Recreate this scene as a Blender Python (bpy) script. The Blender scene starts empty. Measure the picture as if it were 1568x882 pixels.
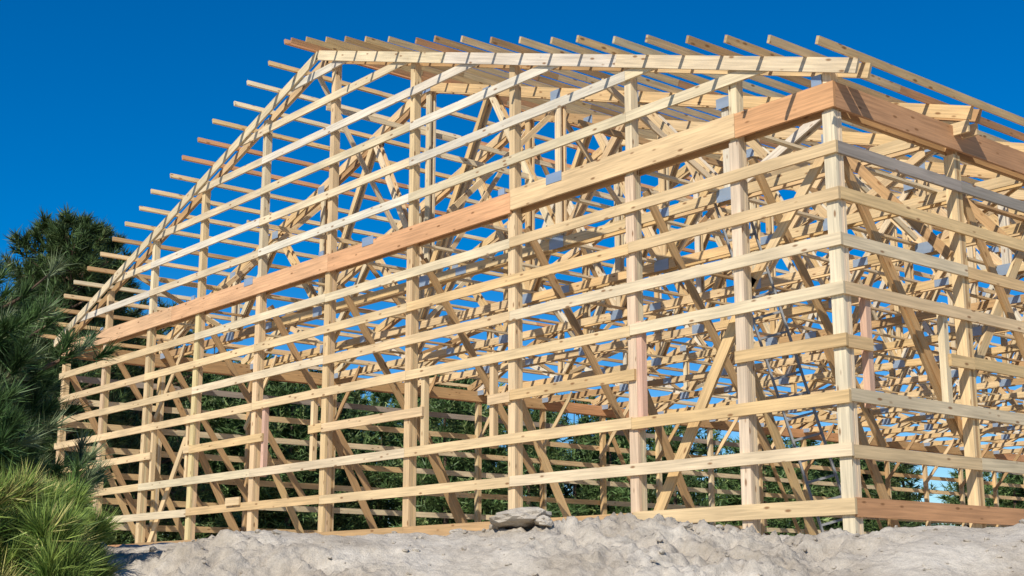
import bpy, math, random
import numpy as np
from mathutils import Vector, noise, Matrix
random.seed(7); rng=np.random.default_rng(7)
C=bpy.context; scene=C.scene
def link(o,parent=None):
    scene.collection.objects.link(o)
    if parent: o.parent=parent
    return o
def empty(name):
    e=bpy.data.objects.new(name,None); return link(e)

# ---------------- camera ----------------
HEAD=math.radians(140.2); PITCH=math.radians(12.46)
CAMP=Vector((8.86,-12.06,-0.85))
cam=bpy.data.cameras.new("camera"); cam.sensor_width=36; cam.lens=36*2100/1568; cam.clip_end=3000
co=link(bpy.data.objects.new("camera",cam)); co.location=CAMP
co.rotation_euler=(math.pi/2+PITCH,0,HEAD-math.pi/2-math.radians(.03)); scene.camera=co
F=Vector((math.cos(HEAD),math.sin(HEAD),0)); R=Vector((F.y,-F.x,0))
def st(s,t,z=0.0):
    p=CAMP+R*s+F*t; return Vector((p.x,p.y,z))
def spot(px,py,r):
    """site survey helper: (lateral, forward, height) of a point seen at bearing/elevation, r metres away"""
    u=px-784; v=441-py; fw=2100*math.cos(PITCH)-v*math.sin(PITCH); up=2100*math.sin(PITCH)+v*math.cos(PITCH); h=math.hypot(fw,u)
    return r*u/h, r*fw/h, CAMP.z+r*up/h

# ---------------- light ----------------
sd=Vector((0.45,-0.89,0)).normalized(); el=math.radians(40)
S=Vector((sd.x*math.cos(el),sd.y*math.cos(el),math.sin(el)))
w=bpy.data.worlds.new("World"); scene.world=w; w.use_nodes=True
nt=w.node_tree; bg=nt.nodes["Background"]
sky=nt.nodes.new("ShaderNodeTexSky"); sky.sky_type='NISHITA'; sky.sun_disc=False
sky.sun_elevation=el; sky.sun_rotation=math.atan2(sd.x,sd.y); sky.air_density=0.95; sky.dust_density=0.0; sky.ozone_density=4.5
hs=nt.nodes.new("ShaderNodeHueSaturation"); hs.inputs['Hue'].default_value=.506; hs.inputs['Saturation'].default_value=1.48; hs.inputs['Value'].default_value=1.12
nt.links.new(sky.outputs[0],hs.inputs['Color']); nt.links.new(hs.outputs[0],bg.inputs[0]); bg.inputs[1].default_value=0.10
sl=bpy.data.lights.new("sun",'SUN'); sl.energy=5.0; sl.angle=math.radians(0.5); sl.color=(1,0.95,0.86)
so=link(bpy.data.objects.new("sun",sl)); so.rotation_euler=S.to_track_quat('Z','Y').to_euler()
scene.view_settings.view_transform='Standard'; scene.view_settings.look='None'

# ---------------- materials ----------------
def newmat(name):
    m=bpy.data.materials.new(name); m.use_nodes=True; return m,m.node_tree,m.node_tree.nodes["Principled BSDF"]
def wood_mat():
    m,t,b=newmat("pine_timber"); N=t.nodes; L=t.links
    at=N.new("ShaderNodeAttribute"); at.attribute_name="tint"
    uv=N.new("ShaderNodeUVMap"); uv.uv_map="UVMap"
    mp=N.new("ShaderNodeMapping"); mp.inputs['Scale'].default_value=(1.6,34,1); L.new(uv.outputs[0],mp.inputs[0])
    n1=N.new("ShaderNodeTexNoise"); n1.inputs['Scale'].default_value=1.0; n1.inputs['Detail'].default_value=4; n1.inputs['Distortion'].default_value=.6
    L.new(mp.outputs[0],n1.inputs['Vector'])
    r1=N.new("ShaderNodeMapRange"); r1.inputs[1].default_value=.3; r1.inputs[2].default_value=.72; r1.inputs[3].default_value=1.12; r1.inputs[4].default_value=.74
    L.new(n1.outputs[0],r1.inputs[0])
    mp2=N.new("ShaderNodeMapping"); mp2.inputs['Scale'].default_value=(.9,3,1); L.new(uv.outputs[0],mp2.inputs[0])
    n2=N.new("ShaderNodeTexNoise"); n2.inputs['Scale'].default_value=1.0; n2.inputs['Detail'].default_value=2; L.new(mp2.outputs[0],n2.inputs['Vector'])
    r2=N.new("ShaderNodeMapRange"); r2.inputs[1].default_value=.3; r2.inputs[2].default_value=.7; r2.inputs[3].default_value=.84; r2.inputs[4].default_value=1.1
    L.new(n2.outputs[0],r2.inputs[0])
    mu=N.new("ShaderNodeMath"); mu.operation='MULTIPLY'; L.new(r1.outputs[0],mu.inputs[0]); L.new(r2.outputs[0],mu.inputs[1])
    vm=N.new("ShaderNodeVectorMath"); vm.operation='SCALE'; L.new(at.outputs['Color'],vm.inputs[0]); L.new(mu.outputs[0],vm.inputs['Scale'])
    mp3=N.new("ShaderNodeMapping"); mp3.inputs['Scale'].default_value=(3.2,9,1); L.new(uv.outputs[0],mp3.inputs[0])
    vo=N.new("ShaderNodeTexVoronoi"); vo.inputs['Scale'].default_value=1.0; L.new(mp3.outputs[0],vo.inputs['Vector'])
    r3=N.new("ShaderNodeMapRange"); r3.inputs[1].default_value=.09; r3.inputs[2].default_value=.18; r3.inputs[3].default_value=.85; r3.inputs[4].default_value=0
    L.new(vo.outputs['Distance'],r3.inputs[0])
    mx=N.new("ShaderNodeMix"); mx.data_type='RGBA'; L.new(r3.outputs[0],mx.inputs[0]); L.new(vm.outputs[0],mx.inputs[6]); mx.inputs[7].default_value=(.22,.1,.035,1)
    L.new(mx.outputs[2],b.inputs['Base Color']); b.inputs['Roughness'].default_value=.7; b.inputs['Specular IOR Level'].default_value=.28
    bp=N.new("ShaderNodeBump"); bp.inputs['Strength'].default_value=.25; bp.inputs['Distance'].default_value=.004
    L.new(n1.outputs[0],bp.inputs['Height']); L.new(bp.outputs[0],b.inputs['Normal'])
    return m
WOOD=wood_mat()
PLATE,t,b=newmat("galvanised_plate"); b.inputs['Metallic'].default_value=.35; b.inputs['Roughness'].default_value=.45
n=t.nodes.new("ShaderNodeTexNoise"); n.inputs['Scale'].default_value=25
cr=t.nodes.new("ShaderNodeValToRGB"); cr.color_ramp.elements[0].color=(.24,.31,.40,1); cr.color_ramp.elements[1].color=(.47,.56,.66,1)
t.links.new(n.outputs[0],cr.inputs[0]); t.links.new(cr.outputs[0],b.inputs['Base Color'])
ALU,t,b=newmat("aluminium"); b.inputs['Metallic'].default_value=.2; b.inputs['Roughness'].default_value=.5
n=t.nodes.new("ShaderNodeTexNoise"); n.inputs['Scale'].default_value=9
cr=t.nodes.new("ShaderNodeValToRGB"); cr.color_ramp.elements[0].color=(.18,.18,.18,1); cr.color_ramp.elements[1].color=(.32,.32,.31,1)
t.links.new(n.outputs[0],cr.inputs[0]); t.links.new(cr.outputs[0],b.inputs['Base Color'])

def soil_mat():
    m,t,b=newmat("pale_sandy_soil"); N=t.nodes; L=t.links
    tc=N.new("ShaderNodeTexCoord")
    def nz(sc,de,ro=.6):
        n=N.new("ShaderNodeTexNoise"); n.inputs['Scale'].default_value=sc; n.inputs['Detail'].default_value=de; n.inputs['Roughness'].default_value=ro
        L.new(tc.outputs['Object'],n.inputs['Vector']); return n
    a=nz(1.3,4); c=nz(14,6,.7); d=nz(90,4,.7)
    cr=N.new("ShaderNodeValToRGB"); e=cr.color_ramp.elements; e[0].position=.36; e[0].color=(.43,.36,.275,1); e[1].position=.64; e[1].color=(.66,.585,.48,1)
    L.new(a.outputs[0],cr.inputs[0])
    r=N.new("ShaderNodeMapRange"); r.inputs[1].default_value=.3; r.inputs[2].default_value=.7; r.inputs[3].default_value=.76; r.inputs[4].default_value=1.1; L.new(c.outputs[0],r.inputs[0])
    r2=N.new("ShaderNodeMapRange"); r2.inputs[1].default_value=.3; r2.inputs[2].default_value=.7; r2.inputs[3].default_value=.8; r2.inputs[4].default_value=1.08; L.new(d.outputs[0],r2.inputs[0])
    mu=N.new("ShaderNodeMath"); mu.operation='MULTIPLY'; L.new(r.outputs[0],mu.inputs[0]); L.new(r2.outputs[0],mu.inputs[1])
    vm=N.new("ShaderNodeVectorMath"); vm.operation='SCALE'; L.new(cr.outputs[0],vm.inputs[0]); L.new(mu.outputs[0],vm.inputs['Scale'])
    L.new(vm.outputs[0],b.inputs['Base Color']); b.inputs['Roughness'].default_value=.95; b.inputs['Specular IOR Level'].default_value=.1
    ad=N.new("ShaderNodeMath"); ad.operation='MULTIPLY_ADD'; L.new(d.outputs[0],ad.inputs[0]); ad.inputs[1].default_value=.3; L.new(c.outputs[0],ad.inputs[2])
    bp=N.new("ShaderNodeBump"); bp.inputs['Strength'].default_value=.75; bp.inputs['Distance'].default_value=.04; L.new(ad.outputs[0],bp.inputs['Height']); L.new(bp.outputs[0],b.inputs['Normal'])
    return m
SOIL=soil_mat()
def leaf_mat(name):
    m,t,b=newmat(name); at=t.nodes.new("ShaderNodeAttribute"); at.attribute_name="tint"
    n=t.nodes.new("ShaderNodeTexNoise"); n.inputs['Scale'].default_value=3
    tc=t.nodes.new("ShaderNodeTexCoord"); t.links.new(tc.outputs['Object'],n.inputs['Vector'])
    r=t.nodes.new("ShaderNodeMapRange"); r.inputs[1].default_value=.3; r.inputs[2].default_value=.7; r.inputs[3].default_value=.65; r.inputs[4].default_value=1.35; t.links.new(n.outputs[0],r.inputs[0])
    vm=t.nodes.new("ShaderNodeVectorMath"); vm.operation='SCALE'; t.links.new(at.outputs['Color'],vm.inputs[0]); t.links.new(r.outputs[0],vm.inputs['Scale'])
    t.links.new(vm.outputs[0],b.inputs['Base Color']); b.inputs['Roughness'].default_value=.5; b.inputs['Specular IOR Level'].default_value=.2
    return m
LEAF=leaf_mat("pine_needles")
BARK,t,b=newmat("pine_bark"); b.inputs['Roughness'].default_value=.9
n=t.nodes.new("ShaderNodeTexNoise"); n.inputs['Scale'].default_value=12; n.inputs['Detail'].default_value=5
cr=t.nodes.new("ShaderNodeValToRGB"); cr.color_ramp.elements[0].position=.35; cr.color_ramp.elements[0].color=(.04,.025,.015,1); cr.color_ramp.elements[1].position=.7; cr.color_ramp.elements[1].color=(.2,.12,.07,1)
t.links.new(n.outputs[0],cr.inputs[0]); t.links.new(cr.outputs[0],b.inputs['Base Color'])

# ---------------- boards ----------------
LIGHT=(.76,.545,.295); PALE=(.77,.615,.39); ORANGE=(.64,.33,.155); PINK=(.74,.46,.32); TAN=(.54,.335,.155); RED=(.43,.20,.11); YEL=(.73,.495,.235); SHADE_GREY=(.38,.32,.26); WHITE=(.77,.67,.51)
def pick(kinds):
    c=random.choice(kinds); k=random.uniform(.88,1.06); return tuple(min(.85,x*k*random.uniform(.985,1.015)) for x in c)
class Boards:
    def __init__(s): s.v=[];s.f=[];s.uv=[];s.c=[]
    def add(s,p0,p1,w,h,up=(0,0,1),col=None,kinds=(LIGHT,LIGHT,PALE,TAN,YEL)):
        p0=Vector(p0);p1=Vector(p1);d=p1-p0;Ln=d.length
        if Ln<1e-4: return
        d/=Ln;u=Vector(up); a=d.cross(u)
        if a.length<1e-3: a=d.cross(Vector((1,0,0)))
        a.normalize(); b=a.cross(d)
        n=len(s.v)
        for q in (p0,p1):
            for (x,y) in ((-1,-1),(1,-1),(1,1),(-1,1)):
                s.v.append(q+a*(x*w/2)+b*(y*h/2))
        s.f+= [(n,n+3,n+2,n+1),(n+4,n+5,n+6,n+7)]
        o=random.uniform(0,90); o2=random.uniform(0,40)
        s.uv+=[(o,o2),(o,o2+h),(o+.03,o2+h),(o+.03,o2)]*2
        per=0
        for i in range(4):
            j=(i+1)%4; wd=w if i%2==0 else h
            s.f.append((n+i,n+j,n+4+j,n+4+i))
            s.uv+=[(o,o2+per),(o,o2+per+wd),(o+Ln,o2+per+wd),(o+Ln,o2+per)]
            per+=wd+.3
        c=col if col else pick(kinds)
        e=tuple(x*.8 for x in c); s.c+= [e]*8+[c]*16
    def box(s,lo,hi,**k):
        lo=Vector(lo);hi=Vector(hi);sz=hi-lo;ce=(lo+hi)/2
        ax=max(range(3),key=lambda i:sz[i])
        if ax==0: s.add((lo.x,ce.y,ce.z),(hi.x,ce.y,ce.z),sz.y,sz.z,**k)
        elif ax==1: s.add((ce.x,lo.y,ce.z),(ce.x,hi.y,ce.z),sz.x,sz.z,**k)
        else: s.add((ce.x,ce.y,lo.z),(ce.x,ce.y,hi.z),sz.x,sz.y,up=(0,1,0),**k)
    def make(s,name,mat,parent):
        me=bpy.data.meshes.new(name); me.from_pydata([tuple(v) for v in s.v],[],s.f)
        uv=me.uv_layers.new(name="UVMap"); uv.data.foreach_set("uv",np.array(s.uv,dtype=np.float32).ravel())
        ca=me.color_attributes.new("tint",'FLOAT_COLOR','CORNER')
        cc=np.ones((len(s.c),4),dtype=np.float32); cc[:,:3]=s.c; ca.data.foreach_set("color",cc.ravel())
        me.materials.append(mat); me.update(); return link(bpy.data.objects.new(name,me),parent)

bld=empty("timber_frame_building")
W=21.8; XR=-10.9; BAY=2.44; NB=17; BL=NB*BAY; SL=.322
PX=[0,-1.46,-3.24,-5.61,-8.09,-10.46,-12.8,-15.16,-17.3,-19.47,-W+.09]
ROWS=[0,.60,1.19,1.78,2.36,2.90,3.43,3.96]
roof=lambda x: 8.60-SL*abs(x-XR)      # top of purlins
BEAMZ=4.565; PH=.09; CH=.17
J=lambda a: random.uniform(-a,a)
posts=Boards(); girts=Boards(); beams=Boards(); purl=Boards(); tr=Boards(); plates=Boards(); br=Boards()
for g,y0 in enumerate((.07,BL-.07)):
    for i,x in enumerate(PX):
        xc=x-.075 if i==0 else x
        top=roof(xc)-PH-CH+.02
        hw=.074 if i else .08
        c=pick((LIGHT,PALE,LIGHT)); 
        for q in (-1,0,1):
            cc=tuple(v*random.uniform(.93,1.05) for v in c)
            posts.box((xc-hw+(.003 if q==0 else 0),y0+q*.047-.0225,-.7),(xc+hw-.003*(i==0)-(.004 if q==0 else 0),y0+q*.047+.0225,BEAMZ-.16),col=cc)
        posts.box((xc-.06,y0-.062,BEAMZ-.158),(xc+.06,y0+.062,top),kinds=(LIGHT,PALE,PALE))
for sx,xo in ((1,0.0),(-1,-W)):
    for k in range(1,NB):
        y=k*BAY
        xc=xo-.074*sx
        for q in (-1,0,1):
            posts.box((xc-.07,y+q*.046-.022,-.7),(xc+.07,y+q*.046+.022,4.5+(.25 if q==0 else -.12)),kinds=(LIGHT,TAN,PALE,YEL))
OPEN=[(-3.24+.07,-1.46-.07,1),(-7.65,-6.1,3),(-12.4,-10.87,4),(-16.83,-15.4,6)]
def runx(z,x0,x1,y,kinds,rowi,gap=True,hh=.14):
    idx=[0,3,5,7,9,10] if rowi%2 else [0,2,4,6,8,10]
    pts=[x1]+[PX[i] for i in idx[1:-1]]+[x0]
    for a,b in zip(pts[:-1],pts[1:]):
        z0=z+J(.012)
        segs=[(b,a)]
        if gap and rowi==3:
            for (l,r,_) in OPEN:
                new=[]
                for (p,q) in segs:
                    if r<=p or l>=q: new.append((p,q)); continue
                    if l>p: new.append((p,l))
                    if r<q: new.append((r,q))
                segs=new
        col=pick(kinds)
        for p,q in segs:
            if q-p>.05: girts.add((p+.002,y-.019,z0),(q-.002,y-.019,z0+J(.008)),.038,hh,col=col)
for gy,gp in ((-.001,True),(BL+.039,False)):
    for i,z in enumerate(ROWS):
        kinds=(LIGHT,LIGHT,YEL,PALE)
        if i==0: kinds=(LIGHT,ORANGE,TAN)
        runx(z,-W-.04,.042,gy,kinds,i,gp,.14 if i else .17)
    for i in range(1,8):
        z=BEAMZ+.03+.585*i
        half=(8.60-PH-.10-z)/SL
        if half<.3: break
        x0=max(-W,XR-half); x1=min(0,XR+half)
        runx2=[x1]+[p for p in PX if x0+.5<p<x1-.5][i%2::2]+[x0]
        for a,b in zip(runx2[:-1],runx2[1:]):
            zz=z+J(.01); girts.add((b+.002,gy-.019,zz),(a-.002,gy-.019,zz+J(.01)),.038,.135,kinds=(PALE,WHITE,PALE))
for l,r,_ in OPEN:
    for k,x in enumerate((l-.045,r+.045)):
        if _==1 and k==1: continue
        if _==1: x=l+.051
        posts.box((x-.045,.004,1.10),(x+.045,.09,2.46),kinds=(PINK,LIGHT) if _!=1 else (PINK,))
for xo,sgn,kk in ((.001,1,0),(-W-.001,-1,1)):
    xs=xo+.019*sgn
    for i,z in enumerate(ROWS):
        ys=[.003]+[k*BAY for k in range(1 if i%2 else 2,NB,2)]+[BL-.002]
        for a,b in zip(ys[:-1],ys[1:]):
            zz=z+J(.01); hh=.14 if i else .2
            segs=[(a,b)]
            if kk==0 and i==3:
                for (l,r) in ((.45,1.95),(10.2,11.7),(20,21.5)):
                    if l>a and r<b: segs=[(a,l),(r,b)]; break
            for p,q in segs:
                girts.box((xs-.019,p+.002,zz-hh/2),(xs+.019,q-.002,zz+hh/2),kinds=((SHADE_GREY,) if i==7 else (LIGHT,PALE,YEL)) if i else (RED,ORANGE))  # top row: shade of the roof overhang is put into the girt colour
for y in (.45,1.95,10.2,11.7):
    posts.box((-.09,y-.045,1.10),(-.004,y+.045,2.46),kinds=(PINK,PALE))
def gbeam(x0,x1,z,col,h=.30):
    beams.box((x0,-.043,z-h/2),(x1,-.001,z+h/2),col=col)
gbeam(-1.4,.045,BEAMZ+.01,(.68,.36,.165)); gbeam(-5.59,-1.405,BEAMZ+.02,(.76,.53,.28))
gbeam(-10.4,-5.595,BEAMZ-.015,(.73,.39,.19)); gbeam(-16.2,-10.405,BEAMZ-.00,(.74,.42,.215)); gbeam(-W-.04,-16.205,BEAMZ+.01,(.74,.45,.24))
beams.box((-W,.142,BEAMZ-.145),(-.002,.18,BEAMZ+.10),col=TAN)
for x in (-4.65,-9.2,-13.1): plates.box((x-.16,-.05,BEAMZ+.06),(x+.16,-.045,BEAMZ+.2))
for x in PX[3:10:2]: plates.box((x-.3,-.003,BEAMZ+.16),(x-.16,.02,BEAMZ+.25))
plates.box((-.28,-.003,BEAMZ+.18),(-.14,.02,BEAMZ+.30))
for xo,s in ((0,1),(-W,-1)):
    for a in range(0,NB,2):
        y0=a*BAY+.003; y1=min((a+2)*BAY,BL)-.003
        z=BEAMZ+J(.012)
        xa=xo+.043*s; xb=xo+.001*s
        beams.box((min(xa,xb),y0,z-.15),(max(xa,xb),y1,z+.15),kinds=((.50,.25,.115),(.54,.29,.14)))  # orange darkened to paint in the purlin overhang's shadow
        xa=xo-.146*s; xb=xo-.186*s
        beams.box((min(xa,xb),y0+.19*(a==0),z-.145),(max(xa,xb),y1,z+.145),kinds=(ORANGE,TAN))
OV=.40
def chord(y,w,h,kinds,off=0,ov=OV):
    for s in (1,-1):
        xa=XR; xb=(ov if s==1 else -W-ov)
        n=3
        for i in range(n):
            x0=xa+(xb-xa)*i/n; x1=xa+(xb-xa)*(i+1)/n
            tr.add((x0,y,roof(x0)-PH-h/2-off),(x1,y,roof(x1)-PH-h/2-off),w,h,kinds=kinds)
for y in (-.061,BL+.061): chord(y,.036,CH,(PALE,WHITE,PALE))
chord(.165,.038,CH,(TAN,LIGHT),.003)
n=19
for s in (1,-1):
    for i in range(n):
        dx=.06+(W/2+OV-.1)*i/(n-1)
        x=XR+s*dx; z=roof(x)-PH/2
        y=-.70+J(.06); first=True
        while y<BL+.6:
            ln=4.88 if not first else 4.88+random.choice((0,-2.44))
            y1=min(y+ln,BL+.66)
            purl.add((x+J(.008),y+.001,z+.002),(x,y1-.001,z+.002+J(.003)),.04,PH,up=(s*SL,0,1),kinds=(LIGHT,YEL,TAN,LIGHT,PALE,ORANGE) )
            y=y1; first=False
BC=4.58
def truss(y):
    k3=(LIGHT,YEL,TAN,YEL,LIGHT)
    u=W/12
    B=[0,-2*u,-4*u,-6*u,-8*u,-10*u,-W]
    T=[-u*k for k in range(1,12)]
    zt=lambda x: roof(x)-PH-.1
    zb=BC+.09
    for q in (-.092,.092):
        chord(y+q,.036,.165,k3,.001,.30)
        xs=[0.25,-4.9,-10.7,-16.5,-W-.25]
        for a,b in zip(xs[:-1],xs[1:]):
            tr.add((a,y+q,zb),(b,y+q,zb),.036,.15,kinds=k3)
        q2=q*.58
        webs=[(x,x) for x in B[1:-1]]
        for i in range(6):
            m=T[2*i]; webs.append((B[i],m)); webs.append((B[i+1],m))
        for (b_,t_) in webs:
            tr.add((b_,y+q2+J(.002),zb),(t_,y+q2,zt(t_)),.125,.036,up=(0,1,0),kinds=(PALE,LIGHT,WHITE,YEL))
    for x in B[1:-1]:
        for q in (-.114,.114): plates.box((x-.17,y+q-.002,zb-.09),(x+.17,y+q+.002,zb+.1))
    for x in (-.3,-4.9,-10.7+.9,-16.5,-W+.3):
        for q in (-.114,.114): plates.box((x-.15,y+q-.002,zb-.07),(x+.15,y+q+.002,zb+.06))
    for x in T:
        for q in (-.114,.114):
            z=zt(x)-.01; plates.box((x-.12,y+q-.002,z-.09),(x+.12,y+q+.002,z+.07))
for k in range(1,NB): truss(k*BAY)
u=W/12
for x in (-u,-2.1*u,-3*u,-4.1*u,-5*u,-5.9*u,-7*u,-7.9*u,-9*u,-9.9*u,-11*u):
    y=.2
    while y<BL-.3:
        y1=min(y+4.88,BL-.2); br.box((x-.045,y+.002,BC+.17),(x+.045,y1-.002,BC+.208)); y=y1
for x,f in ((-4.4,.55),(-8,.5),(-13.7,.5),(-17.3,.55),(XR-.08,.8)):
    z=BC+(roof(x)-BC-.3)*f
    y=.2
    while y<BL-.3:
        y1=min(y+4.88,BL-.2); br.box((x-.019,y+.002,z-.045),(x+.019,y1-.002,z+.045)); y=y1
for k in range(0,NB):
    for m in (2,4,6,8,10):
        x=-m*u-.085
        if (k+m//2)%2==0: a,b=k*BAY,(k+1)*BAY
        else: b,a=k*BAY,(k+1)*BAY
        zt=roof(x)-.45
        br.add((x,a+(.2 if a<b else -.2),BC+.25),(x,b,zt),.036,.09,kinds=(LIGHT,PALE,TAN))
for k in range(1,NB):
    y=k*BAY
    for q in(-.15,):
        br.add((-.1,y+q,3.1),(-1.55,y+q,4.75),.036,.12,kinds=(LIGHT,TAN)); br.add((-W+.1,y+q,3.1),(-W+1.55,y+q,4.75),.036,.12,kinds=(LIGHT,TAN))
for i,x in enumerate(PX[:-1]):
    xx=x-.3 if i==0 else x
    br.add((xx+.11,.19,4.2),(xx+.11,2.5,.9),.038,.12,kinds=(TAN,))
    br.add((xx-.11,.16,1.9),(xx-.11,1.5,-.5),.038,.12,kinds=(TAN,YEL))
br.add((-1.4,.2,2.75),(-3.15,.2,-.1),.04,.15,col=YEL)
br.add((-.3,.2,4.0),(-1.6,.2,2.5),.04,.12,col=LIGHT)
br.add((-15.4,.2,2.6),(-17.2,.2,.0),.04,.14,col=LIGHT)
for k in (0,1,4,7,10,12):
    br.add((-.215,k*BAY+.25,4.2),(-.215,(k+1)*BAY-.1,1.0),.04,.14,kinds=(TAN,))
    br.add((-.26,(k+1)*BAY+.15,1.4),(-.26,(k+2)*BAY-.1,4.2),.04,.14,kinds=(LIGHT,))
    br.add((-W+.215,k*BAY+.15,4.0),(-W+.215,(k+1)*BAY-.1,.2),.04,.14,kinds=(TAN,))
br.box((-13.55,-.08,.64),(-13.05,-.042,.78),col=LIGHT)
posts.make("posts",WOOD,bld); girts.make("wall_girts",WOOD,bld); beams.make("eave_beams",WOOD,bld); purl.make("roof_purlins",WOOD,bld)
tr.make("roof_trusses",WOOD,bld); br.make("braces",WOOD,bld); plates.make("truss_plates",PLATE,bld)

# ---------------- ladder ----------------
lad=Boards(); p0=Vector((-2.75,3.57,-.5)); p1=Vector((-3.85,2.62,4.75))
d=(p1-p0).normalized(); side=d.cross(Vector((.75,-.66,0))).normalized(); nrm=side.cross(d)
for s in (-.21,.21): lad.add(p0+side*s,p1+side*s,.028,.075,up=nrm,col=(1,1,1))
Ln=(p1-p0).length
for i in range(1,int(Ln/.3)):
    q=p0+d*(i*.3); lad.add(q-side*.2,q+side*.2,.032,.032,up=nrm,col=(1,1,1))
lad.make("ladder",ALU,None)

# ---------------- terrain ----------------
PAD=-.5
cx=[-800,0,100,130,200,300,400,500,600,700,760,850,950,1000,1050,1150,1200,1300,1350,1400,1450,1568,2300]
cy=[885,878,862,850,840,828,812,816,819,815,811,811,804,804,813,821,828,828,822,816,811,808,812]
slt=[(x-784)/2150 for x in cx]; elv=[(905-y)/2150 for y in cy]
TC0=10.3
def sm(a,b,x):
    x=np.clip((x-a)/(b-a),0,1); return x*x*(3-2*x)
def base_h(s,t):
    return -2.5+(PAD+2.5)*sm(4.5,11.2,t)
xs=np.concatenate([-np.geomspace(900,14,26),np.linspace(-13,13,53),np.geomspace(14,900,26)])
ts=np.concatenate([-np.geomspace(500,3,20),np.linspace(-2,14,65),np.geomspace(15,1200,34)])
Sg,Tg=np.meshgrid(xs,ts); Zg=base_h(Sg,Tg)-.06
mound_area=(np.abs(Sg)<9.4)&(Tg>4.1)&(Tg<12.9)
Zg=np.where(mound_area,Zg-.2,Zg)
def gridmesh(name,Sg,Tg,Zg,mat):
    nr,nc=Sg.shape
    X=CAMP.x+R.x*Sg+F.x*Tg; Y=CAMP.y+R.y*Sg+F.y*Tg
    v=np.stack([X,Y,Zg],-1).reshape(-1,3)
    i=np.arange(nr*nc).reshape(nr,nc)
    f=np.stack([i[:-1,:-1],i[:-1,1:],i[1:,1:],i[1:,:-1]],-1).reshape(-1,4)
    me=bpy.data.meshes.new(name); me.vertices.add(len(v)); me.vertices.foreach_set("co",v.astype(np.float32).ravel())
    me.loops.add(f.size); me.loops.foreach_set("vertex_index",f.astype(np.int32).ravel())
    me.polygons.add(len(f)); me.polygons.foreach_set("loop_start",(np.arange(len(f))*4).astype(np.int32)); me.polygons.foreach_set("use_smooth",np.ones(len(f),dtype=bool))
    me.update(calc_edges=True); me.validate(); me.materials.append(mat)
    return link(bpy.data.objects.new(name,me))
gridmesh("ground",Sg,Tg,Zg,SOIL)
ss=np.arange(-9.5,9.5,.026); tt=np.concatenate([np.arange(4,8.2,.1),np.arange(8.2,11.3,.022),np.arange(11.3,13,.1)])
Sm,Tm=np.meshgrid(ss,tt); 
def moundz(s,t):
    tc=TC0+.35*noise.noise(Vector((s*.5,3.1,0)))+.15*noise.noise(Vector((s*2.1,7.1,0)))
    zc=CAMP.z+np.interp(s/TC0,slt,elv)*math.hypot(tc,s)
    b=float(base_h(s,t))
    d=tc-t
    if d>0: z=max(zc-(.15*d+.12*d*d),b)
    else: z=max(zc+.25*d,b)
    e=min(1,max(0,(t-4.2)/2))*min(1,max(0,(12.8-t)/1.0))*min(1,max(0,(9.4-abs(s))))
    v=Vector((s,t,0))
    n1=noise.fractal(v*1.3,1,2,3)*.05
    q=noise.fractal(Vector((s*2.8,t*2.8,5)),.75,2.1,6)
    n2=(.2-abs(q))*.16
    cl=max(0,noise.noise(Vector((s*6,t*6,9)))-.05)*.09+max(0,noise.noise(Vector((s*15,t*15,2)))-.05)*.05
    rough=.15+.85*max(0,min(1,.55+2.4*noise.noise(Vector((s*.4+4,t*.5,1)))))
    edge=1+.4*math.exp(-(d/.25)**2)
    return (b-.03)*(1-e)+(z+n1+(n2+cl)*rough*edge)*e
Zm=np.empty(Sm.shape)
for i in range(Sm.shape[0]):
    for j in range(Sm.shape[1]): Zm[i,j]=moundz(Sm[i,j],Tm[i,j])
mound=gridmesh("dirt_mound",Sm,Tm,Zm,SOIL)
import bmesh
bm=bmesh.new()
def rock(s,t,r,fl=.7,sink=.3,seed=0):
    p=st(s,t,moundz(s,t)+r*fl*(1-sink*2))
    M=Matrix.Translation(p)@Matrix.Rotation(random.uniform(0,6.28),4,'Z')@Matrix.Rotation(J(.4),4,'X')@Matrix.Diagonal((r*random.uniform(.9,1.5),r*random.uniform(.7,1.1),r*fl,1))
    res=bmesh.ops.create_icosphere(bm,subdivisions=3 if r>.04 else 1,radius=1)
    o=Vector((random.random()*50,random.random()*50,seed))
    for v in res['verts']:
        c=v.co.copy(); v.co=c*(1+.45*noise.noise(c*1.3+o)+.2*noise.noise(c*3.5+o)+.1*noise.noise(c*8+o)); 
        v.co=M@v.co
for i in range(450):
    s=random.uniform(-5,5); t=random.uniform(8.6,10.5); rock(s,t,random.choice((.006,.008,.012,.015,.022))*random.uniform(.8,1.3))
for i in range(22):
    s=random.uniform(-4.4,4.4); t=TC0+J(.35); rock(s,t,random.uniform(.025,.05),.6,.45)
rock(.08,10.1,.17,.42,.18); rock(.24,10.0,.08,.5,.2); rock(-.08,10.2,.08,.5,.2)
me=bpy.data.meshes.new("clods"); bm.to_mesh(me); bm.free(); me.materials.append(SOIL); link(bpy.data.objects.new("clods",me),mound)

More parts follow.
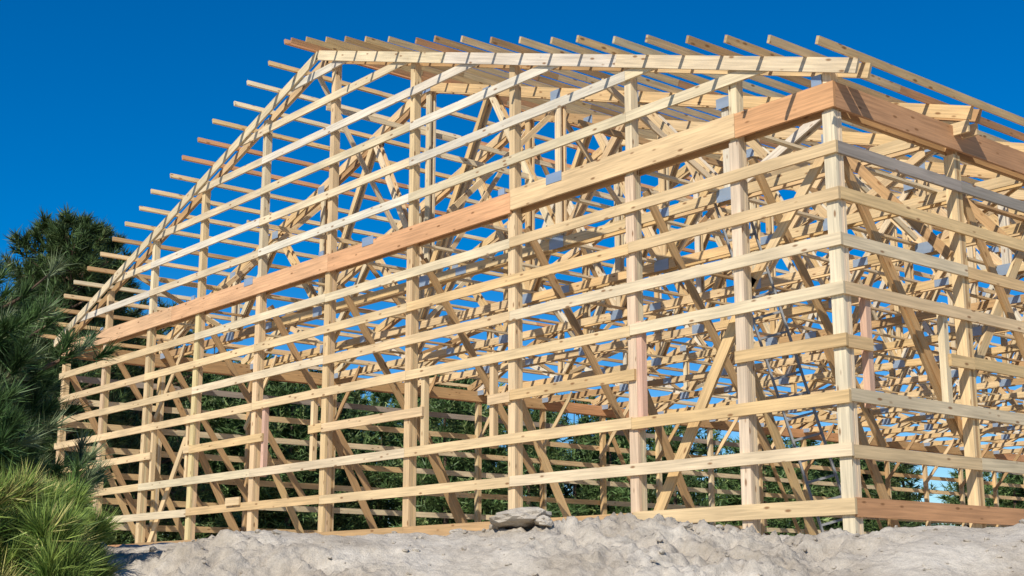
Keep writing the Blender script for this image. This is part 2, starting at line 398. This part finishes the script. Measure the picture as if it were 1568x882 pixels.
# ---------------- vegetation ----------------
def norm(a): return a/np.maximum(np.linalg.norm(a,axis=-1,keepdims=True),1e-6)
def tufts(P,D,M,Lb,wd,spread,colf):
    n=len(P); r=rng.normal(size=(n,M,3))
    d=norm(D[:,None,:]+r*spread); L=Lb*rng.uniform(.65,1.1,(n,M,1))
    base=P[:,None,:]+D[:,None,:]*(rng.uniform(-.5,.2,(n,M,1))*Lb)
    side=norm(np.cross(d,rng.normal(size=(n,M,3))))*wd/2
    tip=base+d*L
    V=np.stack([base-side,base+side,tip],2).reshape(-1,3,3)
    c=np.repeat(colf(n)[:,None,:],M,1)*rng.uniform(.7,1.3,(n,M,1))
    return V,c.reshape(-1,3)
def blades_obj(name,V,c,parent):
    me=bpy.data.meshes.new(name); n=len(V)
    me.vertices.add(n*3); me.vertices.foreach_set("co",V.astype(np.float32).ravel())
    me.loops.add(n*3); me.loops.foreach_set("vertex_index",np.arange(n*3,dtype=np.int32))
    me.polygons.add(n); me.polygons.foreach_set("loop_start",(np.arange(n)*3).astype(np.int32))
    me.update(calc_edges=True)
    ca=me.color_attributes.new("tint",'FLOAT_COLOR','POINT'); cc=np.ones((n*3,4),np.float32); cc[:,:3]=np.repeat(c,3,0); ca.data.foreach_set("color",cc.ravel())
    me.materials.append(LEAF); return link(bpy.data.objects.new(name,me),parent)
def limb_mesh(segs,name,parent):
    vs=[];fs=[];K=6
    for p0,p1,r0,r1 in segs:
        d=Vector(p1)-Vector(p0)
        if d.length<1e-4: continue
        q=d.to_track_quat('Z','Y'); n=len(vs)
        for p,r in((p0,r0),(p1,r1)):
            for k in range(K):
                a=k*2*math.pi/K; vs.append(tuple(Vector(p)+q@Vector((r*math.cos(a),r*math.sin(a),0))))
        for k in range(K): fs.append((n+k,n+(k+1)%K,n+K+(k+1)%K,n+K+k))
    me=bpy.data.meshes.new(name); me.from_pydata(vs,[],fs); me.materials.append(BARK); 
    for p in me.polygons: p.use_smooth=True
    return link(bpy.data.objects.new(name,me),parent)
def tree_data(H,rad,z0,prof,nwh,nbr,sub,rise=.35,ext=.28):
    segs=[];P=[];D=[]
    tr_=H*.017+.03
    pts=[Vector((.02*H*noise.noise(Vector((i*.6,H,0))),.02*H*noise.noise(Vector((i*.6,0,H))),H*i/8)) for i in range(9)]
    for i in range(8): segs.append((pts[i],pts[i+1],tr_*(1-i/8.5),tr_*(1-(i+1)/8.5)))
    for k in range(nwh):
        f=z0+(1-z0)*(k+random.uniform(0,.8))/nwh
        f=min(f,.985)
        i=min(7,int(f*8)); c=pts[i].lerp(pts[i+1],f*8-i)
        L0=rad*prof((f-z0)/(1-z0))
        for j in range(nbr):
            a=random.uniform(0,6.283); L=L0*random.uniform(.55,1.2)
            up=rise+.5*((f-z0)/(1-z0))+J(.15)
            d=Vector((math.cos(a),math.sin(a),up)).normalized()
            e=c+d*L+Vector((0,0,-.08*L)); m=c+d*L*.5+Vector((0,0,-.06*L))
            r=.03*L+.006
            segs.append((c,m,r,r*.7)); segs.append((m,e,r*.7,r*.25))
            nn=max(3,int(sub*(L/rad)+2))
            for q in range(nn):
                g=random.uniform(.3,1.0); b=(c.lerp(m,g*2) if g<.5 else m.lerp(e,g*2-1))
                lat=Vector((random.gauss(0,1),random.gauss(0,1),random.gauss(.3,.6))).normalized()
                l2=L*ext*random.uniform(.4,1.1)
                dd=(d*.8+lat).normalized(); p=b+dd*l2
                if q%2==0: segs.append((b,p,r*.3,r*.15))
                P.append(p); D.append((dd+Vector((0,0,.4))).normalized())
            P.append(e); D.append((d+Vector((0,0,.4))).normalized())
    P.append(pts[8]);D.append(Vector((0,0,1)))
    return segs,np.array([tuple(x) for x in P]),np.array([tuple(x) for x in D])
def colramp(a,b,br=None,pb=0):
    a=np.array(a);b=np.array(b)
    def f(n):
        t=rng.random((n,1)); c=a*(1-t)+b*t
        if br is not None:
            m=rng.random((n,1))<pb; c=np.where(m,np.array(br),c)
        return c
    return f
def place_tree(name,loc,H,rad,z0,prof,nwh,nbr,sub,M,Lb,wd,spread,colf,rise=.35,ext=.28):
    segs,P,D=tree_data(H,rad,z0,prof,nwh,nbr,sub,rise,ext)
    e=empty(name); e.location=loc
    limb_mesh(segs,"trunk_and_limbs",e)
    V,c=tufts(P,D,M,Lb,wd,spread,colf); blades_obj("needles",V,c,e); return e
cone=lambda f: max(.1,min(1,.75+.9*f if f<.28 else 1.0-(f-.28)*1.25))
blunt=lambda f: 1 if f<.6 else 1-1.1*(f-.6)
nc=colramp((.04,.085,.025),(.10,.165,.05),(.18,.22,.11),.18)
s,t,z=spot(-62,530,10.6); place_tree("pine_tree",st(s,t,-1.3),z+1.3,1.12,.1,blunt,12,9,7,75,.19,.011,.48,nc)
s,t,z=spot(-130,370,11.2); place_tree("pine_tree",st(s,t,-1.2),z+1.2,.95,.1,blunt,14,8,7,70,.19,.011,.48,nc)
s,t,z=spot(-50,650,9.6); place_tree("pine_tree",st(s,t,-1.7),z+1.7,.78,.1,blunt,8,7,7,70,.19,.010,.48,nc)
yc=colramp((.09,.16,.03),(.28,.36,.08),(.42,.38,.13),.15)
for (px,r,top,H,rad) in ((15,7.6,775,1.0,.27),(108,8.3,755,1.1,.10),(62,7.9,785,1.0,.2),(-30,7.4,760,1.1,.3),(78,7.2,835,.8,.25),(142,8.6,820,.7,.12)):
    s,t,z=spot(px,top,r)
    place_tree("young_pine",st(s,t,z-H),H,rad,.05,lambda f:1-.5*f,6,5,2,55,.19,.0085,.40,yc,rise=1.0)
rnd=lambda f: max(.15,math.sqrt(max(0,1-(2*f-.85)**2/1.5)))
dk=colramp((.035,.065,.02),(.085,.13,.04),(.14,.17,.06),.12)
for px,r,top,rad in ((118,46,345,1.7),(76,47,352,1.6),(158,50,365,1.5),(95,48,400,2.2),(60,52,440,1.8),(235,58,500,3),(145,52,430,2.2)):
    s,t,z=spot(px,top,r)
    place_tree("pine_tree",st(s,t,-.6),z+.6,rad,.2,rnd,22,7,8,22,.42,.042,.6,dk)
tm=[]
for i in range(4):
    segs,P,D=tree_data(10,2.6,.12,cone if i%2 else rnd,16,6,7)
    V,c=tufts(P,D,9,.5,.085,.8,dk); tm.append((segs,V,c))
Vs=[];Cs=[];SG=[]
for i in range(105):
    px=random.uniform(-150,1750); r=random.uniform(66,90)
    top=np.interp(px,[0,150,400,700,1000,1200,1568],[560,560,590,615,650,700,715])+J(28)
    s,t,z=spot(px,top,r); H=max(3,z+.6)
    segs,V,c=tm[i%4]; a=random.uniform(0,6.28); k=H/10; kr=k*random.uniform(.85,1.2)*(1.4 if H<9 else 1.1)
    Rm=np.array([[math.cos(a)*kr,-math.sin(a)*kr,0],[math.sin(a)*kr,math.cos(a)*kr,0],[0,0,k]])
    o=np.array(tuple(st(s,t,-.6)))
    Vs.append(V@Rm.T+o); Cs.append(c*random.uniform(.9,1.9))
    Mx=Matrix(Rm.tolist()); ov=Vector(o.tolist())
    for p0_,p1_,r0,r1 in segs[:8]: SG.append((Mx@p0_+ov,Mx@p1_+ov,r0,r1))
tl=empty("tree_line"); blades_obj("needles",np.concatenate(Vs),np.concatenate(Cs),tl); limb_mesh(SG,"trunks",tl)
print("done")
